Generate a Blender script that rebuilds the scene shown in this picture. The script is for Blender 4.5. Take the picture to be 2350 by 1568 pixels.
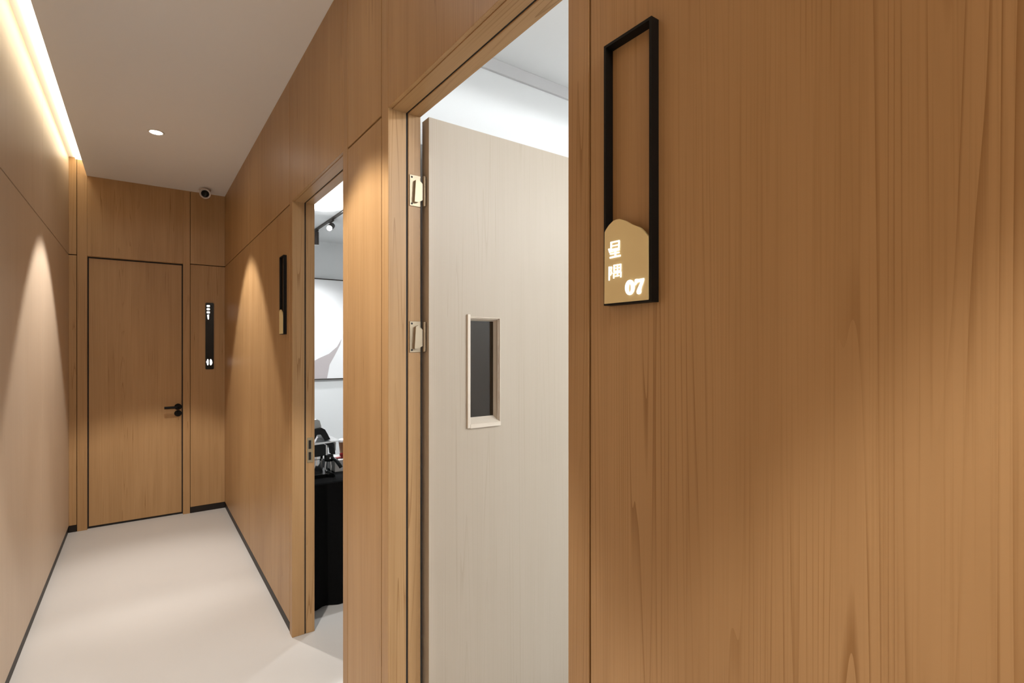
import bpy, bmesh, math
from mathutils import Vector, Matrix

# ------------------------------------------------------------------ clear
for o in list(bpy.data.objects):
    bpy.data.objects.remove(o, do_unlink=True)
SC = bpy.context.scene
COL = SC.collection

# ------------------------------------------------------------------ camera, world, exposure
EYE = 1.40
cam_d = bpy.data.cameras.new('camera')
cam_d.sensor_width = 36.0
cam_d.sensor_fit = 'HORIZONTAL'
cam_d.lens = 18.0
cam_d.shift_y = 12.0 / 2350.0
cam_d.clip_start = 0.02
cam = bpy.data.objects.new('camera', cam_d)
COL.objects.link(cam)
cam.location = (0, 0, EYE)
cam.rotation_euler = (math.pi / 2, 0, -math.atan(850 / 1175))
SC.camera = cam

world = bpy.data.worlds.new('world')
SC.world = world
world.use_nodes = True
world.node_tree.nodes['Background'].inputs[0].default_value = (1.0, 0.9, 0.8, 1)
world.node_tree.nodes['Background'].inputs[1].default_value = 0.0

SC.view_settings.view_transform = 'Standard'
SC.view_settings.look = 'None'
SC.view_settings.gamma = 1.0
SC.view_settings.use_curve_mapping = False
SC.view_settings.exposure = 0.78

# lamp strengths (the lamps themselves are built further down)
P_DOWN = 94.0
P_CORE = 88.0          # its narrower inner beam
C_DOWN = (1.0, 0.935, 0.87)
E_LENS = 40.0
E_COVE = 3.6
C_COVE = (1.0, 0.87, 0.64)
P_ROOM = 40.0
C_ROOM = (0.95, 0.98, 1.0)
P_TRACK = 66.0
P_FILL = 58.0  # fill lamp added behind the viewer

# ------------------------------------------------------------------ dimensions
XR, XL, YE = 0.586, -0.444, 5.07        # faces of right wall, left wall, end wall
ZC = 2.706                              # corridor ceiling
ZT = 2.83                               # top of the light slot
XS = -0.339                             # edge of the dropped ceiling
XI = 0.690                              # room side of the right wall
ZR = 2.45                               # ceiling of the rooms
ZJ = 2.095                              # horizontal panel joint
YB = -3.2                               # corridor end behind the camera

# ------------------------------------------------------------------ materials
def new_mat(name):
    m = bpy.data.materials.new(name)
    m.use_nodes = True
    return m, m.node_tree, m.node_tree.nodes['Principled BSDF']

def plain(name, col, rough=0.5, metal=0.0, noise=0.0, scale=8.0, spec=0.5, bump=0.0):
    m, nt, b = new_mat(name)
    b.inputs['Base Color'].default_value = (*col, 1)
    b.inputs['Roughness'].default_value = rough
    b.inputs['Metallic'].default_value = metal
    b.inputs['Specular IOR Level'].default_value = spec
    geo = nt.nodes.new('ShaderNodeNewGeometry')
    n = nt.nodes.new('ShaderNodeTexNoise')
    n.inputs['Scale'].default_value = scale
    n.inputs['Detail'].default_value = 5
    nt.links.new(geo.outputs['Position'], n.inputs['Vector'])
    r = nt.nodes.new('ShaderNodeMapRange')
    r.inputs['To Min'].default_value = 1 - noise
    r.inputs['To Max'].default_value = 1 + noise
    nt.links.new(n.outputs['Fac'], r.inputs['Value'])
    mx = nt.nodes.new('ShaderNodeVectorMath')
    mx.operation = 'SCALE'
    mx.inputs[0].default_value = col
    nt.links.new(r.outputs['Result'], mx.inputs['Scale'])
    nt.links.new(mx.outputs['Vector'], b.inputs['Base Color'])
    if bump:
        bp = nt.nodes.new('ShaderNodeBump')
        bp.inputs['Strength'].default_value = bump
        bp.inputs['Distance'].default_value = 0.002
        nt.links.new(n.outputs['Fac'], bp.inputs['Height'])
        nt.links.new(bp.outputs['Normal'], b.inputs['Normal'])
    return m

def emit(name, col, strength):
    m, nt, b = new_mat(name)
    b.inputs['Base Color'].default_value = (*col, 1)
    b.inputs['Emission Color'].default_value = (*col, 1)
    b.inputs['Emission Strength'].default_value = strength
    return m

def wood(name, light, dark, axis='Z', rough=0.42, contrast=1.0):
    m, nt, b = new_mat(name)
    L = nt.links.new
    geo = nt.nodes.new('ShaderNodeNewGeometry')
    info = nt.nodes.new('ShaderNodeObjectInfo')
    off = nt.nodes.new('ShaderNodeVectorMath'); off.operation = 'SCALE'
    off.inputs[0].default_value = (7.0, 5.0, 3.0)
    L(info.outputs['Random'], off.inputs['Scale'])
    add = nt.nodes.new('ShaderNodeVectorMath'); add.operation = 'ADD'
    L(geo.outputs['Position'], add.inputs[0]); L(off.outputs['Vector'], add.inputs[1])
    def noise(s, stretch, detail, dist=0.0, rgh=0.55):
        mp = nt.nodes.new('ShaderNodeMapping')
        mp.inputs['Scale'].default_value = {'Z': (s, s, s * stretch), 'Y': (s, s * stretch, s), 'X': (s * stretch, s, s)}[axis]
        L(add.outputs['Vector'], mp.inputs['Vector'])
        n = nt.nodes.new('ShaderNodeTexNoise')
        n.inputs['Scale'].default_value = 1.0
        n.inputs['Detail'].default_value = detail
        n.inputs['Roughness'].default_value = rgh
        n.inputs['Distortion'].default_value = dist
        L(mp.outputs['Vector'], n.inputs['Vector'])
        return n
    broad = noise(6.0, 0.12, 3, 0.4)
    mid = noise(34.0, 0.03, 3, 0.2)
    fine = noise(330.0, 0.008, 2)
    ring = noise(13.0, 0.012, 1.5, 0.1, 0.4)
    patch = noise(9.0, 0.22, 2)
    def rng(n, a, b_, lo, hi):
        r = nt.nodes.new('ShaderNodeMapRange')
        r.inputs['From Min'].default_value = a; r.inputs['From Max'].default_value = b_
        r.inputs['To Min'].default_value = lo; r.inputs['To Max'].default_value = hi
        L(n.outputs['Fac'], r.inputs['Value']); return r
    def math2(op, a, b_):
        q = nt.nodes.new('ShaderNodeMath'); q.operation = op
        L(a, q.inputs[0]); L(b_, q.inputs[1]); return q.outputs[0]
    r1 = rng(broad, 0.3, 0.7, 0.05, 0.40 * contrast)
    r2 = rng(mid, 0.35, 0.68, 0.0, 0.16 * contrast)
    r3 = rng(fine, 0.52, 0.76, 0.0, 0.30 * contrast)
    mul = nt.nodes.new('ShaderNodeMath'); mul.operation = 'MULTIPLY'; mul.inputs[1].default_value = 34.0
    L(ring.outputs['Fac'], mul.inputs[0])
    frc = nt.nodes.new('ShaderNodeMath'); frc.operation = 'FRACT'
    L(mul.outputs[0], frc.inputs[0])
    line = nt.nodes.new('ShaderNodeMapRange')
    line.inputs['From Min'].default_value = 0.0; line.inputs['From Max'].default_value = 0.22
    line.inputs['To Min'].default_value = 0.85 * contrast; line.inputs['To Max'].default_value = 0.0
    L(frc.outputs[0], line.inputs['Value'])
    pm = rng(patch, 0.42, 0.66, 0.08, 1.0)
    r4 = math2('MULTIPLY', line.outputs[0], pm.outputs[0])
    fac = math2('ADD', math2('ADD', math2('ADD', r1.outputs[0], r2.outputs[0]), r3.outputs[0]), r4)
    mix = nt.nodes.new('ShaderNodeMix'); mix.data_type = 'RGBA'
    L(fac, mix.inputs[0])
    mix.inputs[6].default_value = (*light, 1); mix.inputs[7].default_value = (*dark, 1)
    L(mix.outputs[2], b.inputs['Base Color'])
    b.inputs['Roughness'].default_value = rough
    b.inputs['Specular IOR Level'].default_value = 0.35
    bp = nt.nodes.new('ShaderNodeBump')
    bp.inputs['Strength'].default_value = 0.12; bp.inputs['Distance'].default_value = 0.001
    bp.invert = True
    L(fac, bp.inputs['Height']); L(bp.outputs['Normal'], b.inputs['Normal'])
    return m

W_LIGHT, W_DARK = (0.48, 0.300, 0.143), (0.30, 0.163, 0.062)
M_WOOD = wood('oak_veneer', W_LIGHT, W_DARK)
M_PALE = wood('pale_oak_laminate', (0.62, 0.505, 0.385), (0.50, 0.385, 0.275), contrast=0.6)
M_LEAF = wood('door_leaf_pale_wood', (0.47, 0.405, 0.325), (0.39, 0.32, 0.24), contrast=0.6)  # paler and greyer tones than the oak veneer
M_WOODH = wood('oak_veneer_lengthwise', W_LIGHT, W_DARK, axis='Y')
M_WOODX = wood('oak_veneer_crosswise', W_LIGHT, W_DARK, axis='X')
M_CORE = plain('dark_joint_backing', (0.012, 0.007, 0.004), 0.9, spec=0.1)
M_BLACKGAP = plain('black_rubber', (0.006, 0.005, 0.005), 0.7)
M_BASE = plain('black_metal_baseboard', (0.014, 0.010, 0.008), 0.5, spec=0.3)
M_CEIL = plain('ceiling_paint', (0.88, 0.89, 0.90), 0.9, noise=0.01, scale=2)
M_WHITE = plain('white_wall_paint', (0.80, 0.81, 0.81), 0.85, noise=0.01, scale=3)
M_FLOOR = plain('pale_microcement', (0.48, 0.465, 0.445), 0.36, noise=0.06, scale=1.6, spec=0.4)
M_GREY = plain('grey_trim_paint', (0.58, 0.57, 0.57), 0.6)
M_BLACK = plain('black_powder_coat', (0.004, 0.004, 0.004), 0.55, spec=0.2)
M_BLACKG = plain('black_gloss_plastic', (0.004, 0.005, 0.0045), 0.25, spec=0.25)
M_GOLD = plain('satin_gold_plate', (0.80, 0.67, 0.36), 0.5, metal=0.1, noise=0.05, scale=30)
M_GLYPH = emit('backlit_white', (1, 0.98, 0.95), 1.0)
M_STEEL = plain('satin_steel', (0.36, 0.29, 0.20), 0.42, metal=0.6)
M_BRASS = plain('brushed_brass', (0.36, 0.29, 0.18), 0.42, metal=0.6)
M_CHROME = plain('chrome', (0.75, 0.75, 0.75), 0.12, metal=1.0)
M_BEAD = plain('pale_bead', (0.66, 0.58, 0.48), 0.5)
M_CLOTH = plain('black_cloth', (0.004, 0.004, 0.004), 0.95, noise=0.3, scale=60, spec=0.1)
M_PLASTIC = plain('white_plastic', (0.72, 0.70, 0.68), 0.45)
M_CAMBODY = plain('camera_shell', (0.72, 0.66, 0.63), 0.45)
M_SMOKE = plain('grey_smoked_plastic', (0.42, 0.43, 0.41), 0.25)
M_RED = plain('red_plastic', (0.30, 0.012, 0.015), 0.35)
M_CUP = plain('kraft_cup', (0.32, 0.16, 0.08), 0.6)
M_PAPER = plain('white_paper', (0.82, 0.80, 0.80), 0.8)
M_PRINT = plain('lilac_grey_print', (0.50, 0.45, 0.45), 0.8)
M_CANVAS = plain('white_canvas', (0.86, 0.86, 0.86), 0.8)
M_TRACK = plain('dark_bronze_track', (0.035, 0.024, 0.018), 0.5)
M_LENS = emit('downlight_lens', (1.0, 0.97, 0.92), E_LENS)
M_SPOTLENS = emit('track_spot_lens', (1.0, 0.98, 0.95), 25.0)
M_LED = emit('cove_led', C_COVE, E_COVE)
M_RING = plain('downlight_trim', (0.75, 0.72, 0.68), 0.5)

def glass_mat():
    m, nt, b = new_mat('smoked_glass')
    b.inputs['Base Color'].default_value = (0.15, 0.105, 0.065, 1)
    b.inputs['Roughness'].default_value = 0.04
    b.inputs['Transmission Weight'].default_value = 0.9
    b.inputs['IOR'].default_value = 1.45
    return m
M_GLASS = glass_mat()

# ------------------------------------------------------------------ helpers
WORLD = {}
def link(name, bm, mat, parent=None, origin=None, smooth=False):
    """bm is in world coordinates; the object's origin goes to its base centre"""
    xs = [v.co.x for v in bm.verts]; ys = [v.co.y for v in bm.verts]; zs = [v.co.z for v in bm.verts]
    if origin is None:
        origin = Vector(((min(xs) + max(xs)) / 2, (min(ys) + max(ys)) / 2, min(zs)))
    origin = Vector(origin)
    for v in bm.verts:
        v.co -= origin
    bmesh.ops.recalc_face_normals(bm, faces=bm.faces)
    me = bpy.data.meshes.new(name)
    bm.to_mesh(me); bm.free()
    if smooth:
        for p in me.polygons:
            p.use_smooth = True
        me.set_sharp_from_angle(angle=math.radians(40))
    me.materials.append(mat)
    o = bpy.data.objects.new(name, me)
    COL.objects.link(o)
    WORLD[o] = origin
    if parent is not None:
        o.parent = parent
        o.location = origin - WORLD[parent]
    else:
        o.location = origin
    return o

def thing(name, loc, label=None, cat=None, group=None, kind=None):
    o = bpy.data.objects.new(name, None)
    COL.objects.link(o)
    o.location = loc
    o.empty_display_size = 0.05
    WORLD[o] = Vector(loc)
    return tag(o, label, cat, group, kind)

def tag(o, label=None, cat=None, group=None, kind=None):
    if label: o['label'] = label
    if cat: o['category'] = cat
    if group: o['group'] = group
    if kind: o['kind'] = kind
    return o

def add_box(bm, x0, x1, y0, y1, z0, z1, bev=0.0):
    r = bmesh.ops.create_cube(bm, size=1.0)
    vs = r['verts']
    for v in vs:
        v.co = Vector((x0 + (v.co.x + .5) * (x1 - x0), y0 + (v.co.y + .5) * (y1 - y0), z0 + (v.co.z + .5) * (z1 - z0)))
    if bev:
        es = list({e for v in vs for e in v.link_edges})
        bmesh.ops.bevel(bm, geom=es, offset=bev, segments=1, affect='EDGES', clamp_overlap=True)
    return bm

def box(*a, **k):
    return add_box(bmesh.new(), *a, **k)

def add_lathe(bm, prof, origin=(0, 0, 0), axis=(0, 0, 1), n=24):
    """prof: list of (radius, height along axis)"""
    q = Vector((0, 0, 1)).rotation_difference(Vector(axis).normalized())
    O = Vector(origin)
    rings = []
    for r, h in prof:
        if r < 1e-6:
            rings.append([bm.verts.new(O + q @ Vector((0, 0, h)))])
        else:
            rings.append([bm.verts.new(O + q @ Vector((r * math.cos(2 * math.pi * i / n), r * math.sin(2 * math.pi * i / n), h))) for i in range(n)])
    for a, b in zip(rings, rings[1:]):
        for i in range(n):
            j = (i + 1) % n
            if len(a) == 1 and len(b) == 1: continue
            if len(a) == 1: bm.faces.new((a[0], b[i], b[j]))
            elif len(b) == 1: bm.faces.new((a[i], a[j], b[0]))
            else: bm.faces.new((a[i], a[j], b[j], b[i]))
    return bm

def lathe(*a, **k):
    return add_lathe(bmesh.new(), *a, **k)

def add_tube(bm, pts, r, n=12):
    pts = [Vector(p) for p in pts]
    rings = []
    for i, p in enumerate(pts):
        d = (pts[min(i + 1, len(pts) - 1)] - pts[max(i - 1, 0)]).normalized()
        u = d.orthogonal().normalized() if i == 0 else (rings_u - d * rings_u.dot(d)).normalized()
        rings_u = u
        w = d.cross(u)
        rings.append([bm.verts.new(p + (u * math.cos(2 * math.pi * k / n) + w * math.sin(2 * math.pi * k / n)) * r) for k in range(n)])
    for a, b in zip(rings, rings[1:]):
        for k in range(n):
            bm.faces.new((a[k], a[(k + 1) % n], b[(k + 1) % n], b[k]))
    bm.faces.new(rings[0]); bm.faces.new(rings[-1])
    return bm

def add_prism(bm, pts, to3, d0, d1):
    """outline pts (u, v) extruded between depths d0 and d1; to3(u, v, d) gives the point"""
    a = [bm.verts.new(to3(u, v, d0)) for u, v in pts]
    b = [bm.verts.new(to3(u, v, d1)) for u, v in pts]
    n = len(pts)
    bm.faces.new(a); bm.faces.new(list(reversed(b)))
    for i in range(n):
        bm.faces.new((a[i], b[i], b[(i + 1) % n], a[(i + 1) % n]))
    return bm

def bevel_all(bm, w, seg=1):
    es = [e for e in bm.edges if len(e.link_faces) == 2 and e.calc_face_angle(0) > 0.4]
    bmesh.ops.bevel(bm, geom=es, offset=w, segments=seg, affect='EDGES', clamp_overlap=True)
    return bm

G = 0.0032     # half of a panel joint
T = 0.012      # panel thickness

# ------------------------------------------------------------------ setting: floor, ceilings
tag(link('floor', box(-0.70, 3.30, YB - 0.1, 5.40, -0.06, 0.0), M_FLOOR),
    'pale beige seamless corridor and room floor', kind='structure')
tag(link('ceiling', box(XS, 0.702, YB, YE + 0.10, ZC, ZT), M_CEIL),
    'dropped off-white corridor ceiling beside the light slot', kind='structure')
tag(link('ceiling_slot', box(-0.60, 0.702, YB, YE + 0.10, ZT, ZT + 0.05), M_CEIL),
    'white slab above the lit ceiling slot', kind='structure')
tag(link('ceiling_room', box(XI + 0.012, 3.30, -0.95, 5.40, ZR, ZR + 0.10), M_WHITE),
    'flat white ceiling of the side rooms', kind='structure')

# ------------------------------------------------------------------ left wall
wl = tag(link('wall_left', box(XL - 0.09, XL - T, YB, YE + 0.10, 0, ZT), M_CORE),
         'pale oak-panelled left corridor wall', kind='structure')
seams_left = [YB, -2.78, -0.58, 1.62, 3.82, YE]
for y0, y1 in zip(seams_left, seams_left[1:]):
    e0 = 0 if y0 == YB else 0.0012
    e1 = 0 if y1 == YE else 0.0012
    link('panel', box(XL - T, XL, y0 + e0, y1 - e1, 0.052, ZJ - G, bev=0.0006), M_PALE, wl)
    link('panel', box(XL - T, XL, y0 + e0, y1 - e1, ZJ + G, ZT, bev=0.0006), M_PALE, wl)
tag(link('baseboard_left', box(XL - T, XL - 0.003, YB, YE - T, 0, 0.044, bev=0.0008), M_BASE),
    'thin black baseboard along the left wall', kind='structure')

# ------------------------------------------------------------------ right wall with two doorways
D_NEAR = (0.648, 1.430)      # clear opening of the near doorway
D_FAR = (1.846, 2.612)       # clear opening of the far doorway
CW = 0.050                   # casing width
bm = bmesh.new()
for y0, y1, z0 in ((YB, D_NEAR[0] - CW, 0), (D_NEAR[1] + CW, D_FAR[0] - CW, 0), (D_FAR[1] + CW, YE + 0.10, 0),
                   (D_NEAR[0] - CW, D_NEAR[1] + CW, 2.14), (D_FAR[0] - CW, D_FAR[1] + CW, 2.14)):
    add_box(bm, XR + T, XI - 0.012, y0, y1, z0, ZT)
wr = tag(link('wall_right', bm, M_CORE), 'oak-panelled right corridor wall with two doorways', kind='structure')
for y0, y1, z0 in ((-0.95, D_NEAR[0] - CW, 0), (D_NEAR[1] + CW, D_FAR[0] - CW, 0), (D_FAR[1] + CW, 5.30, 0),
                   (D_NEAR[0] - CW, D_NEAR[1] + CW, 2.14), (D_FAR[0] - CW, D_FAR[1] + CW, 2.14)):
    link('plaster_skin', box(XI - 0.012, XI, y0, y1, z0, 2.5), M_WHITE, wr)

def rpanel(y0, y1, z0, z1, e0=G, e1=G):
    return link('panel', box(XR, XR + T, y0 + e0, y1 - e1, z0, z1, bev=0.0008), M_WOOD, wr)
ya, yb = D_NEAR[0] - CW, D_NEAR[1] + CW
yc, yd = D_FAR[0] - CW, D_FAR[1] + CW
for y0, y1, e0, e1 in ((YB, -0.62, 0, .0012), (-0.62, ya, .0012, 0.004), (yb, yc, 0.004, 0.004), (yd, 3.81, 0.004, .0012), (3.81, YE, .0012, 0.0)):
    rpanel(y0, y1, 0.052, ZJ - G, e0, e1)
    rpanel(y0, y1, ZJ + G, ZC, e0, e1)
# panels over the doors
rpanel(D_NEAR[0], D_NEAR[1], 2.102, ZC, .0006, .0006)
rpanel(D_FAR[0], D_FAR[1], 2.102, ZC, .0006, .0006)

for i, (y0, y1) in enumerate(((YB, ya), (yb, yc), (yd, YE - T))):
    b = link('baseboard_right', box(XR + 0.003, XR + T, y0, y1, 0, 0.044, bev=0.0008), M_BASE)
    tag(b, ('thin black baseboard under the large near panel of the right wall',
            'thin black baseboard between the two right-hand doorways',
            'thin black baseboard from the far doorway to the corridor end')[i], kind='structure')

# ------------------------------------------------------------------ end wall
EX0, EX1 = -0.337, 0.280         # clear opening of the end door
EC0, EC1 = -0.396, 0.329         # outer edges of its casing
bm = bmesh.new()
for x0, x1, z0 in ((XL - 0.09, EC0, 0), (EC1, 0.70, 0), (EC0, EC1, 2.14)):
    add_box(bm, x0, x1, YE + T, YE + 0.10, z0, ZT)
we = tag(link('wall_end', bm, M_CORE), 'oak-panelled wall closing the corridor', kind='structure')
for x0, x1, e0, e1 in ((XL, EC0, 0, G), (EC1, XR, G, 0)):
    link('panel', box(x0 + e0, x1 - e1, YE, YE + T, 0.052, ZJ - G, bev=0.0008), M_WOOD, we)
    link('panel', box(x0 + e0, x1 - e1, YE, YE + T, ZJ + G, ZT if x0 < 0 else ZC, bev=0.0008), M_WOOD, we)
link('panel', box(EX0 + .0006, EX1 - .0006, YE, YE + T, 2.094, ZC, bev=0.0008), M_WOOD, we)
link('panel', box(EC0, XS, YE + .0005, YE + T, ZC, ZT), M_WOOD, we)
tag(link('baseboard_end', box(EC1 + .002, XR + .003, YE + 0.002, YE + T, 0, 0.049, bev=0.0008), M_BASE),
    'short black baseboard right of the end door', kind='structure')
tag(link('baseboard_end', box(XL - .003, EC0 - .002, YE + 0.002, YE + T, 0, 0.049, bev=0.0008), M_BASE),
    'tiny black baseboard left of the end door', kind='structure')
tag(link('wall_back', box(-0.60, 0.70, YB - 0.10, YB, 0, ZT), M_WHITE), 'unseen end wall behind the viewer, made white to bounce light', kind='structure')  # white instead of oak, so it throws more light back up the corridor

# ------------------------------------------------------------------ rooms
YP0, YP1 = 1.56, 1.68
tag(link('wall_partition', box(XI, 3.20, YP0, YP1, 0, ZR), M_WHITE), 'white partition between the two side rooms', kind='structure')
tag(link('wall_room_far', box(XI, 3.20, 5.26, 5.38, 0, ZR), M_WHITE), 'white far wall seen through the far doorway', kind='structure')
tag(link('wall_room_side', box(3.20, 3.30, -0.95, 5.38, 0, ZR), M_WHITE), 'white outer wall of the side rooms', kind='structure')
tag(link('wall_room_near', box(XI, 3.20, -0.95, -0.85, 0, ZR), M_WHITE), 'white near wall of the first side room', kind='structure')
tag(link('trim_1', box(XI + 0.012, 3.19, YP0 - 0.012, YP0, 2.405, ZR, bev=0.001), M_GREY), 'grey cornice strip above the open door', kind='structure')

# ------------------------------------------------------------------ door frames of the right wall
XG0, XG1 = 0.643, 0.649          # rubber seal groove
def door_frame(d, y0, y1):
    for s, yin in ((-1, y0), (1, y1)):
        yo = yin + s * CW
        a, b = sorted((yin, yo))
        link('casing', box(XR, XG0, a, b, 0, ZC, bev=0.0012), M_WOOD, d)
        a, b = sorted((yin + s * 0.003, yo))
        link('rubber_seal', box(XG0, XG1, a, b, 0, 2.12), M_BLACKGAP, d)
        a, b = sorted((yin, yo))
        link('jamb', box(XG1, XI, a, b, 0, 2.14, bev=0.0012), M_WOOD, d)
    link('header', box(XR + T, XG0, y0, y1, 2.100, 2.14, bev=0.0006), M_WOODH, d)
    link('rubber_seal', box(XG0, XG1, y0, y1, 2.103, 2.14), M_BLACKGAP, d)
    link('header', box(XG1, XI, y0, y1, 2.100, 2.14, bev=0.0012), M_WOODH, d)

d3 = thing('door_3', (XR + 0.05, (D_NEAR[0] + D_NEAR[1]) / 2, 0), 'near oak doorway with door swung open into the white room', kind='structure')
door_frame(d3, *D_NEAR)
d2 = thing('door_2', (XR + 0.05, (D_FAR[0] + D_FAR[1]) / 2, 0), 'far oak doorway showing the black table', kind='structure')
door_frame(d2, *D_FAR)

# strike plate on the far jamb of the far doorway
sp = link('strike_plate', box(0.654, 0.683, D_FAR[1] - 0.0022, D_FAR[1] + 0.001, 0.833, 0.955, bev=0.0006), M_BRASS, d2)
tag(sp, 'brass strike plate')
link('bolt_hole', box(0.661, 0.673, D_FAR[1] - 0.0030, D_FAR[1] - 0.0020, 0.900, 0.942), M_BLACKGAP, sp)
link('bolt_hole', box(0.661, 0.673, D_FAR[1] - 0.0030, D_FAR[1] - 0.0020, 0.846, 0.884), M_BLACKGAP, sp)

# open leaf of the near door: stands at right angles to the corridor
LY0, LY1, LX0, LX1, LZ0, LZ1 = 1.400, 1.445, 0.703, 1.455, 0.010, 2.094
WX0, WX1, WZ0, WZ1 = 0.846, 0.958, 1.152, 1.492       # cut-out for the vision panel
bm = bmesh.new()
add_box(bm, LX0, WX0, LY0, LY1, LZ0, LZ1)
add_box(bm, WX1, LX1, LY0, LY1, LZ0, LZ1)
add_box(bm, WX0, WX1, LY0, LY1, LZ0, WZ0)
add_box(bm, WX0, WX1, LY0, LY1, WZ1, LZ1)
bmesh.ops.remove_doubles(bm, verts=bm.verts, dist=1e-5)
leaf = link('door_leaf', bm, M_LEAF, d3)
fr = bmesh.new()
B, P = 0.011, 0.007
for x0, x1, z0, z1 in ((WX0 - B, WX0, WZ0 - B, WZ1 + B), (WX1, WX1 + 0.003, WZ0 - B, WZ1 + 0.003),
                       (WX0, WX1, WZ0 - B, WZ0), (WX0, WX1, WZ1, WZ1 + 0.003)):
    add_box(fr, x0, x1, LY0 - P, LY0 + 0.004, z0, z1, bev=0.0012)
for x0, x1, z0, z1 in ((WX0 - 0.001, WX0 + 0.003, WZ0, WZ1), (WX1 - 0.003, WX1 + 0.001, WZ0, WZ1),
                       (WX0, WX1, WZ0 - 0.001, WZ0 + 0.003), (WX0, WX1, WZ1 - 0.003, WZ1 + 0.001)):
    add_box(fr, x0, x1, LY0, LY1, z0, z1)
# splayed sill, side and head between the bead and the recessed pane
add_prism(fr, [(LY0 - P - .0008, 1.1405), (LY0 - P - .0008, 1.1528), (LY0 + .0225, 1.1712), (LY0 + .0225, 1.1405)], lambda u, v, d: Vector((d, u, v)), WX0 - .0005, WX1 + .0035)
add_prism(fr, [(LY0 - .002, WZ1 + .002), (LY0 + .0225, WZ1 - .008), (LY0 + .0225, WZ1 + .002)], lambda u, v, d: Vector((d, u, v)), WX0, WX1)
add_prism(fr, [(WX1 + .002, LY0 - .002), (WX1 - .007, LY0 + .0225), (WX1 + .002, LY0 + .0225)], lambda u, v, d: Vector((u, v, d)), 1.150, WZ1)
vf = link('window_bead', fr, M_BEAD, leaf)
tag(vf, 'pale raised frame around the vision panel')
vp = link('glass_pane', box(WX0 + .003, WX1 - .003, LY0 + 0.024, LY0 + 0.029, WZ0 + .003, WZ1 - .003), M_GLASS, leaf)
tag(vp, 'narrow smoked glass vision panel')

# hinges on the far jamb
def hinge(z):
    yj = D_NEAR[1]
    h = link('hinge', box(0.653, 0.689, yj - 0.0030, yj + 0.001, z - 0.047, z + 0.047, bev=0.0006), M_STEEL, d3)
    tag(h, 'satin steel door hinge')
    arm = bmesh.new()
    pts = [(0.664, -0.036), (0.668, 0.030), (0.675, 0.034), (0.690, 0.022), (0.690, -0.028), (0.676, -0.036)]
    add_prism(arm, pts, lambda u, v, d: Vector((u, d, z + v)), yj - 0.014, yj - 0.0026)
    bevel_all(arm, 0.0012)
    link('hinge_arm', arm, M_STEEL, h)
    for dz in (-0.040, 0.040):
        link('screw', lathe([(0, 0), (0.0032, 0), (0.0028, 0.001), (0, 0.001)], (0.660, yj - 0.0028, z + dz), (0, -1, 0), 10), M_BLACKGAP, h)
    link('knuckle', lathe([(0, 0), (0.005, 0), (0.005, 0.09), (0, 0.09)], (0.697, yj - 0.012, z - 0.045), (0, 0, 1), 12), M_STEEL, h, smooth=True)
hinge(1.872)
hinge(1.430)

# ------------------------------------------------------------------ end door
d1 = thing('door_1', ((EX0 + EX1) / 2, YE + 0.03, 0), 'closed oak door at the end of the corridor', kind='structure')
link('casing', box(EC0, EX0, YE, YE + 0.09, 0, ZC, bev=0.001), M_WOOD, d1)
link('casing', box(EX1, EC1, YE, YE + 0.09, 0, ZC, bev=0.001), M_WOOD, d1)
link('header', box(EX0, EX1, YE + T, YE + 0.09, 2.092, 2.14, bev=0.001), M_WOODX, d1)
bm = bmesh.new()
for x0, x1, z0, z1 in ((EX0, EX0 + .008, 0, 2.092), (EX1 - .008, EX1, 0, 2.092), (EX0 + .008, EX1 - .008, 2.082, 2.092)):
    add_box(bm, x0, x1, YE + 0.032, YE + 0.09, z0, z1)
link('rubber_seal', bm, M_BLACKGAP, d1)
LE = YE + 0.028
leaf1 = link('door_leaf', box(EX0 + .008, EX1 - .008, LE, LE + 0.045, 0.016, 2.082, bev=0.001), M_WOOD, d1)
link('bottom_seal', box(EX0 + .008, EX1 - .008, LE + .004, LE + 0.04, 0.0, 0.014), M_BLACKGAP, d1)
def rose(z):
    return lathe([(0, 0), (0.026, 0), (0.026, 0.006), (0.023, 0.009), (0, 0.009)], (0.246, LE, z), (0, -1, 0), 24)
hd = link('door_handle', rose(0.899), M_BLACK, leaf1, smooth=True)
tag(hd, 'black lever handle')
bm = bmesh.new()
add_tube(bm, [(0.246, LE - .006, 0.899), (0.246, LE - .040, 0.899), (0.243, LE - .047, 0.899), (0.236, LE - .050, 0.899), (0.150, LE - .050, 0.899)], 0.0105, 10)
bm2 = link('lever', bm, M_BLACK, hd, smooth=True)
ky = link('key_rose', rose(0.845), M_BLACK, leaf1, smooth=True)
tag(ky, 'black round lock rose')
link('thumb_turn', box(0.242, 0.250, LE - .030, LE - .008, 0.829, 0.861, bev=0.002), M_BLACK, ky)

# ------------------------------------------------------------------ near door sign 07 (and its twin by the far doorway)
XF = 0.5705                       # front of the sign frame
def sign_frame(y0, z0, w, h, parent):
    """hollow black frame standing off the wall: y0 far edge, z0 bottom"""
    t, d = 0.0042, XR
    bm = bmesh.new()
    add_box(bm, XF, d, y0 - t, y0, z0, z0 + h)
    add_box(bm, XF, d, y0 - w, y0 - w + t, z0, z0 + h)
    add_box(bm, XF, d, y0 - w + t, y0 - t, z0 + h - t, z0 + h)
    add_box(bm, XF, d, y0 - w + t, y0 - t, z0, z0 + t)
    return link('sign_frame', bm, M_BLACK, parent)

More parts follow.
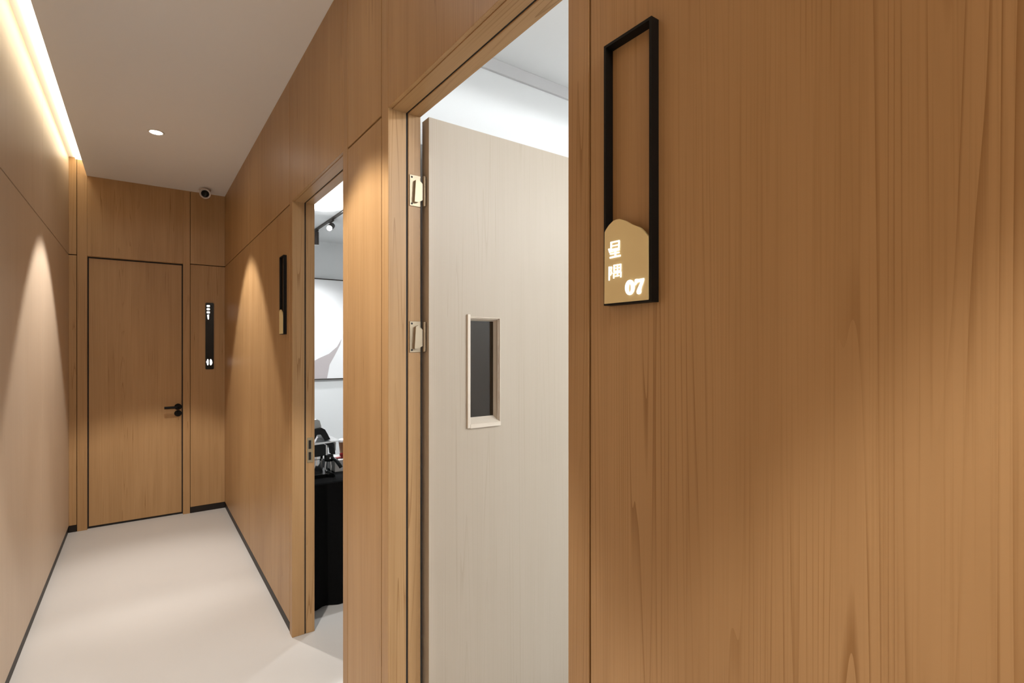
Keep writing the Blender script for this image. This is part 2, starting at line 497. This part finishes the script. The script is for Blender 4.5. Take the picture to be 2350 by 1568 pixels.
PLATE = [(.0023, .0025), (.0031, .1110), (.0060, .1150), (.0119, .1203), (.0197, .1247), (.0260, .1258), (.0325, .1254), (.0410, .1218), (.0527, .1145),
         (.0600, .1106), (.0656, .1084), (.0705, .1055), (.0760, .1005), (.0810, .0955), (.0850, .0905), (.0852, .0890), (.0852, .0028)]
def to_sign(y0, z0):
    return lambda u, v, d: Vector((d, y0 - u, z0 + v))
def sign_plate(y0, z0, parent):
    bm = add_prism(bmesh.new(), PLATE, to_sign(y0, z0), XF - 0.0015, XF + 0.004)
    return link('mountain_plate', bm, M_GOLD, parent)

def strokes(segs, y0, z0):
    bm = bmesh.new()
    f = to_sign(y0, z0)
    for (u0, v0), (u1, v1), w in segs:
        a, b = Vector((u0, v0)), Vector((u1, v1))
        dr = (b - a).normalized(); nr = Vector((-dr.y, dr.x)) * w / 2; ex = dr * w * 0.35
        q = [a - ex + nr, a - ex - nr, b + ex - nr, b + ex + nr]
        add_prism(bm, [(p.x, p.y) for p in q], f, XF - 0.0026, XF - 0.0012)
    return bm

SY, SZ = 0.550, 1.4625
s1 = thing('door_sign', (XR, SY - 0.045, SZ), 'large near black frame sign with gold mountain plate reading 07', 'sign')
sign_frame(SY, SZ, 0.090, 0.395, s1)
pl = sign_plate(SY, SZ, s1)
tag(pl, 'gold mountain-shaped plate')
w1 = 0.0018
XING = [((.0169, .0932), (.0326, .0932), w1), ((.0326, .0932), (.0323, .0822), w1 * 1.1), ((.0169, .0932), (.0166, .0822), w1 * 1.1), ((.0169, .0877), (.0324, .0877), w1 * .8),
        ((.0166, .0826), (.0323, .0826), w1 * .8), ((.0124, .0838), (.0144, .0790), w1 * 1.2), ((.0140, .0798), (.0328, .0800), w1 * .9), ((.0152, .0761), (.0326, .0762), w1 * .9),
        ((.0150, .0709), (.0345, .0712), w1 * 1.2), ((.0250, .0826), (.0253, .0713), w1 * 1.3)]
link('backlit_character', strokes(XING, SY, SZ), M_GLYPH, pl)
w2 = 0.0015
YU = [((.0130, .0570), (.0128, .0375), w2 * 1.1), ((.0130, .0566), (.0176, .0566), w2 * .8), ((.0177, .0564), (.0166, .0513), w2), ((.0166, .0513), (.0178, .0476), w2), ((.0178, .0476), (.0155, .0448), w2),
      ((.0225, .0583), (.0358, .0582), w2), ((.0358, .0582), (.0355, .0492), w2), ((.0225, .0583), (.0225, .0494), w2), ((.0228, .0539), (.0356, .0537), w2 * .7), ((.0225, .0494), (.0355, .0492), w2 * .8),
      ((.0294, .0581), (.0294, .0415), w2 * .9), ((.0219, .0467), (.0361, .0469), w2), ((.0219, .0467), (.0220, .0396), w2), ((.0361, .0469), (.0358, .0398), w2 * 1.1), ((.0251, .0420), (.0322, .0422), w2 * .9)]
link('backlit_character', strokes(YU, SY, SZ), M_GLYPH, pl)
# numerals 0 and 7
bm = bmesh.new()
f = to_sign(SY, SZ)
N = 32
def ell(cu, cv, ru, rv, d):
    return [bm.verts.new(f(cu + ru * math.cos(2 * math.pi * i / N), cv + rv * math.sin(2 * math.pi * i / N), d)) for i in range(N)]
of_, if_ = ell(.0531, .0227, .0086, .0108, XF - .0028), ell(.0531, .0218, .0024, .0066, XF - .0028)
ob_, ib_ = ell(.0531, .0227, .0086, .0108, XF - .0012), ell(.0531, .0218, .0024, .0066, XF - .0012)
for i in range(N):
    j = (i + 1) % N
    for a, b in ((of_, if_), (of_, ob_), (if_, ib_), (ob_, ib_)):
        bm.faces.new((a[i], a[j], b[j], b[i]))
link('backlit_numeral', bm, M_GLYPH, pl)
SEVEN = [(.0622, .0252), (.0628, .0330), (.0656, .0337), (.0700, .0330), (.0787, .0333), (.0785, .0305), (.0768, .0262), (.0746, .0219), (.0733, .0177), (.0736, .0143), (.0723, .0122),
         (.0691, .0116), (.0664, .0130), (.0660, .0161), (.0680, .0203), (.0710, .0250), (.0730, .0284), (.0690, .0288), (.0660, .0280), (.0640, .0252)]
link('backlit_numeral', add_prism(bmesh.new(), SEVEN, f, XF - .0028, XF - .0012), M_GLYPH, pl)

s2 = thing('door_sign', (XR, 2.817 - 0.045, SZ), 'distant black frame sign with pale plate beside the far doorway', 'sign')
sign_frame(2.817, SZ, 0.090, 0.395, s2)
sign_plate(2.817, SZ, s2)

# ------------------------------------------------------------------ black wall sign right of the end door
s3 = thing('wall_sign', (0.470, YE, 1.207), 'slim black vertical sign with lit white characters beside the end door', 'sign')
bm = box(0.440, 0.502, YE - 0.014, YE, 1.207, 1.775)
bevel_all(bm, 0.004, 2)
bk = link('sign_body', bm, M_BLACKG, s3)
YS = YE - 0.0155
def g_end(bm, pts):
    return add_prism(bm, pts, lambda u, v, d: Vector((u, d, v)), YS, YE - 0.0130)
def rr(x0, x1, z0, z1, c=0.003):
    return [(x0 + c, z0), (x1 - c, z0), (x1, z0 + c), (x1, z1 - c), (x1 - c, z1), (x0 + c, z1), (x0, z1 - c), (x0, z0 + c)]
for k, (z0, z1) in enumerate(((1.7385, 1.7555), (1.7115, 1.7285), (1.6845, 1.7015))):
    link('backlit_character', g_end(bmesh.new(), rr(0.449, 0.472, z0, z1)), M_GLYPH, bk)
link('backlit_character', g_end(bmesh.new(), [(0.452, 1.672), (0.454, 1.652), (0.457, 1.635), (0.462, 1.631), (0.465, 1.636), (0.466, 1.662), (0.466, 1.670), (0.466, 1.676)]), M_GLYPH, bk)
link('backlit_numeral', g_end(bmesh.new(), [(0.453, 1.243), (0.459, 1.241), (0.463, 1.252), (0.463, 1.284), (0.459, 1.295), (0.453, 1.293), (0.449, 1.278), (0.445, 1.270), (0.449, 1.262)]), M_GLYPH, bk)
link('backlit_numeral', g_end(bmesh.new(), [(0.475, 1.242), (0.481, 1.241), (0.488, 1.252), (0.491, 1.266), (0.487, 1.284), (0.481, 1.294), (0.475, 1.294), (0.472, 1.284), (0.472, 1.253)]), M_GLYPH, bk)

# ------------------------------------------------------------------ security camera under the ceiling
sc = thing('security_camera', (0.425, 4.93, ZC), 'small round security camera under the ceiling corner', 'camera')
aim = Vector((-0.12, -1, -0.22)).normalized()
c0 = Vector((0.425, 4.90, 2.660))
link('mount', lathe([(0, 0), (0.045, 0), (0.045, 0.008), (0.026, 0.018), (0.020, 0.045), (0, 0.045)], (0.425, 4.94, ZC), (0, 0, -1), 24), M_CAMBODY, sc, smooth=True)
link('camera_body', lathe([(0, -0.055), (0.030, -0.052), (0.040, -0.04), (0.041, 0.034), (0.039, 0.040), (0.034, 0.040), (0.033, 0.026), (0, 0.026)], c0, aim, 28), M_CAMBODY, sc, smooth=True)
link('lens', lathe([(0, 0.037), (0.012, 0.036), (0.020, 0.034), (0.028, 0.030), (0.028, 0.024), (0, 0.024)], c0, aim, 28), M_BLACKG, sc, smooth=True)

# ------------------------------------------------------------------ corridor lamps
def downlight(y, label):
    t = thing('ceiling_downlight', (0.071, y, ZC), label, 'downlight', 'recessed corridor downlights')
    link('trim_ring', lathe([(0.033, 0), (0.044, 0), (0.044, -0.003), (0.041, -0.005), (0.033, -0.004), (0.033, 0)], (0.071, y, ZC), (0, 0, 1), 32), M_RING, t, smooth=True)
    link('lens', lathe([(0, -0.002), (0.033, -0.002), (0.033, 0.0), (0, 0.0)], (0.071, y, ZC), (0, 0, 1), 32), M_LENS, t)
    l = bpy.data.lights.new('downlight_beam', 'SPOT')
    l.energy = P_DOWN; l.color = C_DOWN
    l.spot_size = math.radians(74); l.spot_blend = 0.22; l.shadow_soft_size = 0.025
    lo = bpy.data.objects.new('downlight_beam', l)
    COL.objects.link(lo); lo.parent = t; lo.location = (0, 0, -0.012)
    c = l.copy(); c.energy = P_CORE; c.spot_size = math.radians(38); c.spot_blend = 1.0
    co = bpy.data.objects.new('downlight_core_beam', c)
    COL.objects.link(co); co.parent = t; co.location = (0, 0, -0.012)
downlight(3.79, 'round white ceiling downlight glowing in the corridor ceiling')
downlight(1.60, 'round ceiling downlight above the near doorway')
downlight(-0.60, 'round ceiling downlight just behind the viewer')
tag(link('cove_light_strip', box(-0.405, -0.352, YB + 0.02, YE - 0.006, ZT - 0.012, ZT), M_LED),
    'warm glowing light strip in the slot along the left wall', 'light strip')

# ------------------------------------------------------------------ first room: recessed lamps
def room_lamp(x, y, label, ZR=ZR, power=P_ROOM, color=C_ROOM):
    t = thing('room_ceiling_lamp', (x, y, ZR), label, 'ceiling lamp', 'round surface-mounted ceiling lamps')
    link('drum', lathe([(0, 0), (0.085, 0), (0.085, -0.045), (0.080, -0.050), (0.070, -0.050), (0.070, -0.044), (0, -0.044)], (x, y, ZR), (0, 0, 1), 32), M_RING, t, smooth=True)
    link('lens', lathe([(0, -0.048), (0.069, -0.048), (0.069, -0.044), (0, -0.044)], (x, y, ZR), (0, 0, 1), 32), M_LENS, t)
    l = bpy.data.lights.new('lamp_beam', 'SPOT')
    l.energy = power; l.color = color
    l.spot_size = math.radians(178); l.spot_blend = 0.03; l.shadow_soft_size = 0.06
    lo = bpy.data.objects.new('lamp_beam', l)
    COL.objects.link(lo); lo.parent = t; lo.location = (0, 0, -0.065)
room_lamp(1.50, -0.25, 'round ceiling lamp nearer the open door')
room_lamp(2.55, -0.25, 'round ceiling lamp nearer the outer wall')
room_lamp(0.071, -2.30, 'unseen round fill lamp added at the back end of the corridor', ZC, P_FILL, C_DOWN)  # added out of view to brighten the near right wall

# ------------------------------------------------------------------ second room: track with spots
tag(link('ceiling_track', box(1.248, 1.270, 2.0, 4.84, ZR - 0.014, ZR, bev=0.001), M_TRACK),
    'dark lighting track on the white room ceiling', 'light track')
def track_spot(y, aim, label, power=1.0, lit=True):
    x = 1.259
    t = thing('track_spot', (x, y, ZR - 0.014), label, 'spotlight', 'spotlights on the dark track')
    a = Vector(aim).normalized()
    top = Vector((x, y, ZR - 0.014))
    link('adapter', box(x - 0.010, x + 0.010, y - 0.05, y + 0.05, ZR - 0.028, ZR - 0.014, bev=0.002), M_TRACK, t)
    piv = top - Vector((0, 0, 0.05))
    link('stem', add_tube(bmesh.new(), [top - Vector((0, 0, 0.012)), piv], 0.007, 10), M_TRACK, t)
    link('spot_head', lathe([(0, -0.040), (0.022, -0.040), (0.024, -0.036), (0.024, 0.075), (0.021, 0.075), (0.020, 0.068), (0, 0.068)], piv, a, 24), M_TRACK, t, smooth=True)
    if lit:
        link('lens', lathe([(0, 0.073), (0.020, 0.073), (0.020, 0.068), (0, 0.068)], piv, a, 24), M_SPOTLENS, t)
    l = bpy.data.lights.new('spot_beam', 'SPOT')
    l.energy = P_TRACK * power; l.color = C_ROOM
    l.spot_size = math.radians(115); l.spot_blend = 0.8; l.shadow_soft_size = 0.03
    lo = bpy.data.objects.new('spot_beam', l)
    COL.objects.link(lo); lo.parent = t
    lo.location = piv + a * 0.09 - top
    lo.rotation_euler = a.to_track_quat('-Z', 'Y').to_euler()
track_spot(4.72, (0.05, 0.16, -1), 'dark cylindrical spotlight at the far end of the track', 0.35)
track_spot(4.27, (-0.45, -0.85, -0.42), 'glaring lit spotlight midway along the track')
track_spot(2.95, (0.10, 0.55, -1), 'spotlight on the track above the black table')

# ------------------------------------------------------------------ framed picture on the far room wall
pc = thing('wall_picture', (1.52, 5.26, 1.07), 'white framed abstract picture on the far room wall', 'picture')
PX0, PX1, PZ0, PZ1 = 1.02, 2.02, 1.072, 2.078
link('canvas', box(PX0 + .008, PX1 - .008, 5.226, 5.258, PZ0 + .008, PZ1 - .008), M_CANVAS, pc)
bm = bmesh.new()
for x0, x1, z0, z1 in ((PX0, PX1, PZ0, PZ0 + .010), (PX0, PX1, PZ1 - .010, PZ1), (PX0, PX0 + .010, PZ0 + .010, PZ1 - .010), (PX1 - .010, PX1, PZ0 + .010, PZ1 - .010)):
    add_box(bm, x0, x1, 5.222, 5.26, z0, z1)
link('picture_frame', bm, M_TRACK, pc)
hill = [(1.03, 1.084), (1.50, 1.084), (1.525, 1.22), (1.58, 1.32), (1.63, 1.42), (1.645, 1.48), (1.60, 1.40), (1.52, 1.33), (1.42, 1.285), (1.32, 1.23), (1.03, 1.18)]
link('printed_hill', add_prism(bmesh.new(), hill, lambda u, v, d: Vector((u, d, v)), 5.2245, 5.227), M_PRINT, pc)

# ------------------------------------------------------------------ black-clothed table and what stands on it
TZ = 0.672
TX0, TX1, TY0, TY1 = 0.712, 1.60, 2.800, 3.42
tb = thing('table', ((TX0 + TX1) / 2, (TY0 + TY1) / 2, 0), 'table under a floor-length black cloth in the far room', 'table')
link('table_board', box(TX0 + .02, TX1 - .02, TY0 + .02, TY1 - .02, TZ - 0.03, TZ - 0.004), M_PLASTIC, tb)
bm = bmesh.new()
# cloth skirt with soft folds
per = []
def edge(p, q, n):
    for i in range(n):
        s = i / n
        per.append((p[0] + (q[0] - p[0]) * s, p[1] + (q[1] - p[1]) * s))
edge((TX0, TY0), (TX1, TY0), 48); edge((TX1, TY0), (TX1, TY1), 30); edge((TX1, TY1), (TX0, TY1), 48); edge((TX0, TY1), (TX0, TY0), 30)
cx, cy = (TX0 + TX1) / 2, (TY0 + TY1) / 2
rings = []
for k, z in enumerate((TZ, TZ - 0.006, 0.45, 0.2, 0.004)):
    rg = []
    amp = (0, 0, .006, .010, .014)[k]
    ins = .006 if k == 0 else 0.0
    for i, (x, y) in enumerate(per):
        w = amp * math.sin(i * 0.85 + 0.6 * math.sin(i * .31)) - amp
        dx, dy = (cx - x), (cy - y)
        fx = -(w - ins) if abs(x - TX0) < 1e-6 else ((w - ins) if abs(x - TX1) < 1e-6 else 0)
        fy = -(w - ins) if abs(y - TY0) < 1e-6 else ((w - ins) if abs(y - TY1) < 1e-6 else 0)
        rg.append(bm.verts.new((x + fx, y + fy, z)))
    rings.append(rg)
n = len(per)
bm.faces.new(rings[0])
for a, b in zip(rings, rings[1:]):
    for i in range(n):
        bm.faces.new((a[i], a[(i + 1) % n], b[(i + 1) % n], b[i]))
link('tablecloth', bm, M_CLOTH, tb, smooth=True)

# espresso machine, its front towards the doorway
EY = 2.93
em = thing('espresso_machine', (0.80, EY + 0.10, TZ), 'black and chrome espresso machine on the black table', 'coffee machine')
fxz = lambda u, v, d: Vector((u, d, v))
def prismY(name, pts, y0, y1, mat, parent=em, bev=0.0015):
    bm = add_prism(bmesh.new(), pts, fxz, y0, y1)
    if bev: bevel_all(bm, bev)
    return link(name, bm, mat, parent)
prismY('drip_tray', rr(0.735, 0.872, TZ, TZ + 0.016, 0.004), EY, EY + 0.20, M_BLACKG)
prismY('back_body', rr(0.725, 0.850, TZ + 0.016, TZ + 0.175, 0.006), EY + 0.11, EY + 0.24, M_BLACKG)
link('boiler', lathe([(0, 0), (0.032, 0), (0.034, 0.004), (0.034, 0.080), (0.038, 0.084), (0.038, 0.098), (0.030, 0.102), (0, 0.102)], (0.797, EY + 0.055, TZ + 0.016), (0, 0, 1), 28), M_CHROME, em, smooth=True)
prismY('head_block', rr(0.725, 0.836, TZ + 0.118, TZ + 0.182, 0.006), EY + 0.01, EY + 0.20, M_BLACKG)
link('chrome_post', lathe([(0, 0), (0.006, 0), (0.006, 0.058), (0, 0.058)], (0.842, EY + 0.012, TZ + 0.122), (0, 0, 1), 14), M_CHROME, em, smooth=True)
prismY('front_handle', [(0.838, TZ + .178), (0.846, TZ + .192), (0.868, TZ + .192), (0.880, TZ + .178), (0.886, TZ + .122), (0.868, TZ + .122), (0.862, TZ + .166)], EY - .005, EY + 0.05, M_BLACKG)
prismY('side_panel', rr(0.884, 0.896, TZ + .136, TZ + .186, 0.003), EY + 0.02, EY + 0.14, M_SMOKE)
bm = bmesh.new()
add_prism(bm, [(0.725, TZ + .184), (0.86, TZ + .190), (0.912, TZ + .194), (0.912, TZ + .197), (0.86, TZ + .199), (0.725, TZ + .197)], fxz, EY - 0.01, EY + 0.22)
link('top_tray', bm, M_CHROME, em)
prismY('upper_arch', [(0.730, TZ + .196), (0.772, TZ + .198), (0.787, TZ + .222), (0.793, TZ + .236), (0.812, TZ + .236), (0.828, TZ + .212), (0.834, TZ + .200), (0.866, TZ + .203), (0.850, TZ + .236),
                      (0.836, TZ + .262), (0.818, TZ + .273), (0.796, TZ + .268), (0.730, TZ + .262)], EY + .02, EY + 0.16, M_BLACKG)
prismY('hopper', [(0.735, TZ + .262), (0.812, TZ + .272), (0.822, TZ + .276), (0.812, TZ + .312), (0.800, TZ + .318), (0.735, TZ + .318)], EY + .04, EY + 0.15, M_SMOKE)
bm = bmesh.new()
add_lathe(bm, [(0, 0), (0.022, 0), (0.025, 0.004), (0.025, 0.030), (0.020, 0.036), (0, 0.036)], (0.857, EY + 0.02, TZ + 0.083), (0, 0, 1), 20)
gh = link('group_head', bm, M_BLACKG, em, smooth=True)
bm = bmesh.new()
add_tube(bm, [(0.866, EY + .005, TZ + .104), (0.884, EY - .02, TZ + .092), (0.900, EY - .045, TZ + .062), (0.904, EY - .05, TZ + .052)], 0.010, 12)
link('portafilter_handle', bm, M_BLACKG, gh, smooth=True)
link('emblem', lathe([(0, 0), (0.004, 0), (0.004, 0.002), (0, 0.002)], (0.857, EY - 0.004, TZ + 0.103), (0, -1, 0), 12), M_CHROME, gh)
for xx, lean in ((0.842, -0.006), (0.866, 0.004)):
    link('chrome_leg', add_tube(bmesh.new(), [(xx, EY + .02, TZ + .084), (xx + lean, EY + .02, TZ + .05), (xx + lean * .4, EY + .02, TZ + .015)], 0.004, 10), M_CHROME, em, smooth=True)
prismY('foot', [(0.838, TZ), (0.882, TZ), (0.872, TZ + .018), (0.856, TZ + .026), (0.842, TZ + .016)], EY - .02, EY + 0.04, M_BLACKG)

# white box behind, red scoop on it, kraft cup
wb = thing('white_box', (0.97, 3.06, TZ), 'low white box on the black table beside the machine', 'box')
link('box_body', box(0.905, 1.06, 3.00, 3.14, TZ, TZ + 0.060, bev=0.003), M_PLASTIC, wb)
link('box_lid', box(0.902, 1.063, 2.997, 3.143, TZ + 0.060, TZ + 0.072, bev=0.003), M_PLASTIC, wb)
rs = thing('red_scoop', (0.935, 3.03, TZ + 0.072), 'small dark red scoop lying on the white box', 'scoop')
link('scoop_handle', add_tube(bmesh.new(), [(0.905, 3.02, TZ + .079), (0.925, 3.02, TZ + .079), (0.945, 3.02, TZ + .080)], 0.006, 10), M_RED, rs, smooth=True)
link('scoop_bowl', lathe([(0, 0), (0.014, 0.001), (0.019, 0.012), (0.020, 0.026), (0.018, 0.026), (0.016, 0.012), (0, 0.004)], (0.962, 3.03, TZ + .073), (0, 0, 1), 20), M_RED, rs, smooth=True)
cu = thing('paper_cup', (0.986, 3.08, TZ + 0.072), 'brown kraft paper cup with white lid on the white box', 'cup')
link('cup_body', lathe([(0, 0), (0.026, 0), (0.036, 0.085), (0.034, 0.085), (0, 0.083)], (0.992, 3.09, TZ + .072), (0, 0, 1), 24), M_CUP, cu, smooth=True)
link('cup_lid', lathe([(0, 0.085), (0.038, 0.085), (0.038, 0.092), (0.033, 0.100), (0, 0.100)], (0.992, 3.09, TZ + .072), (0, 0, 1), 24), M_PAPER, cu, smooth=True)
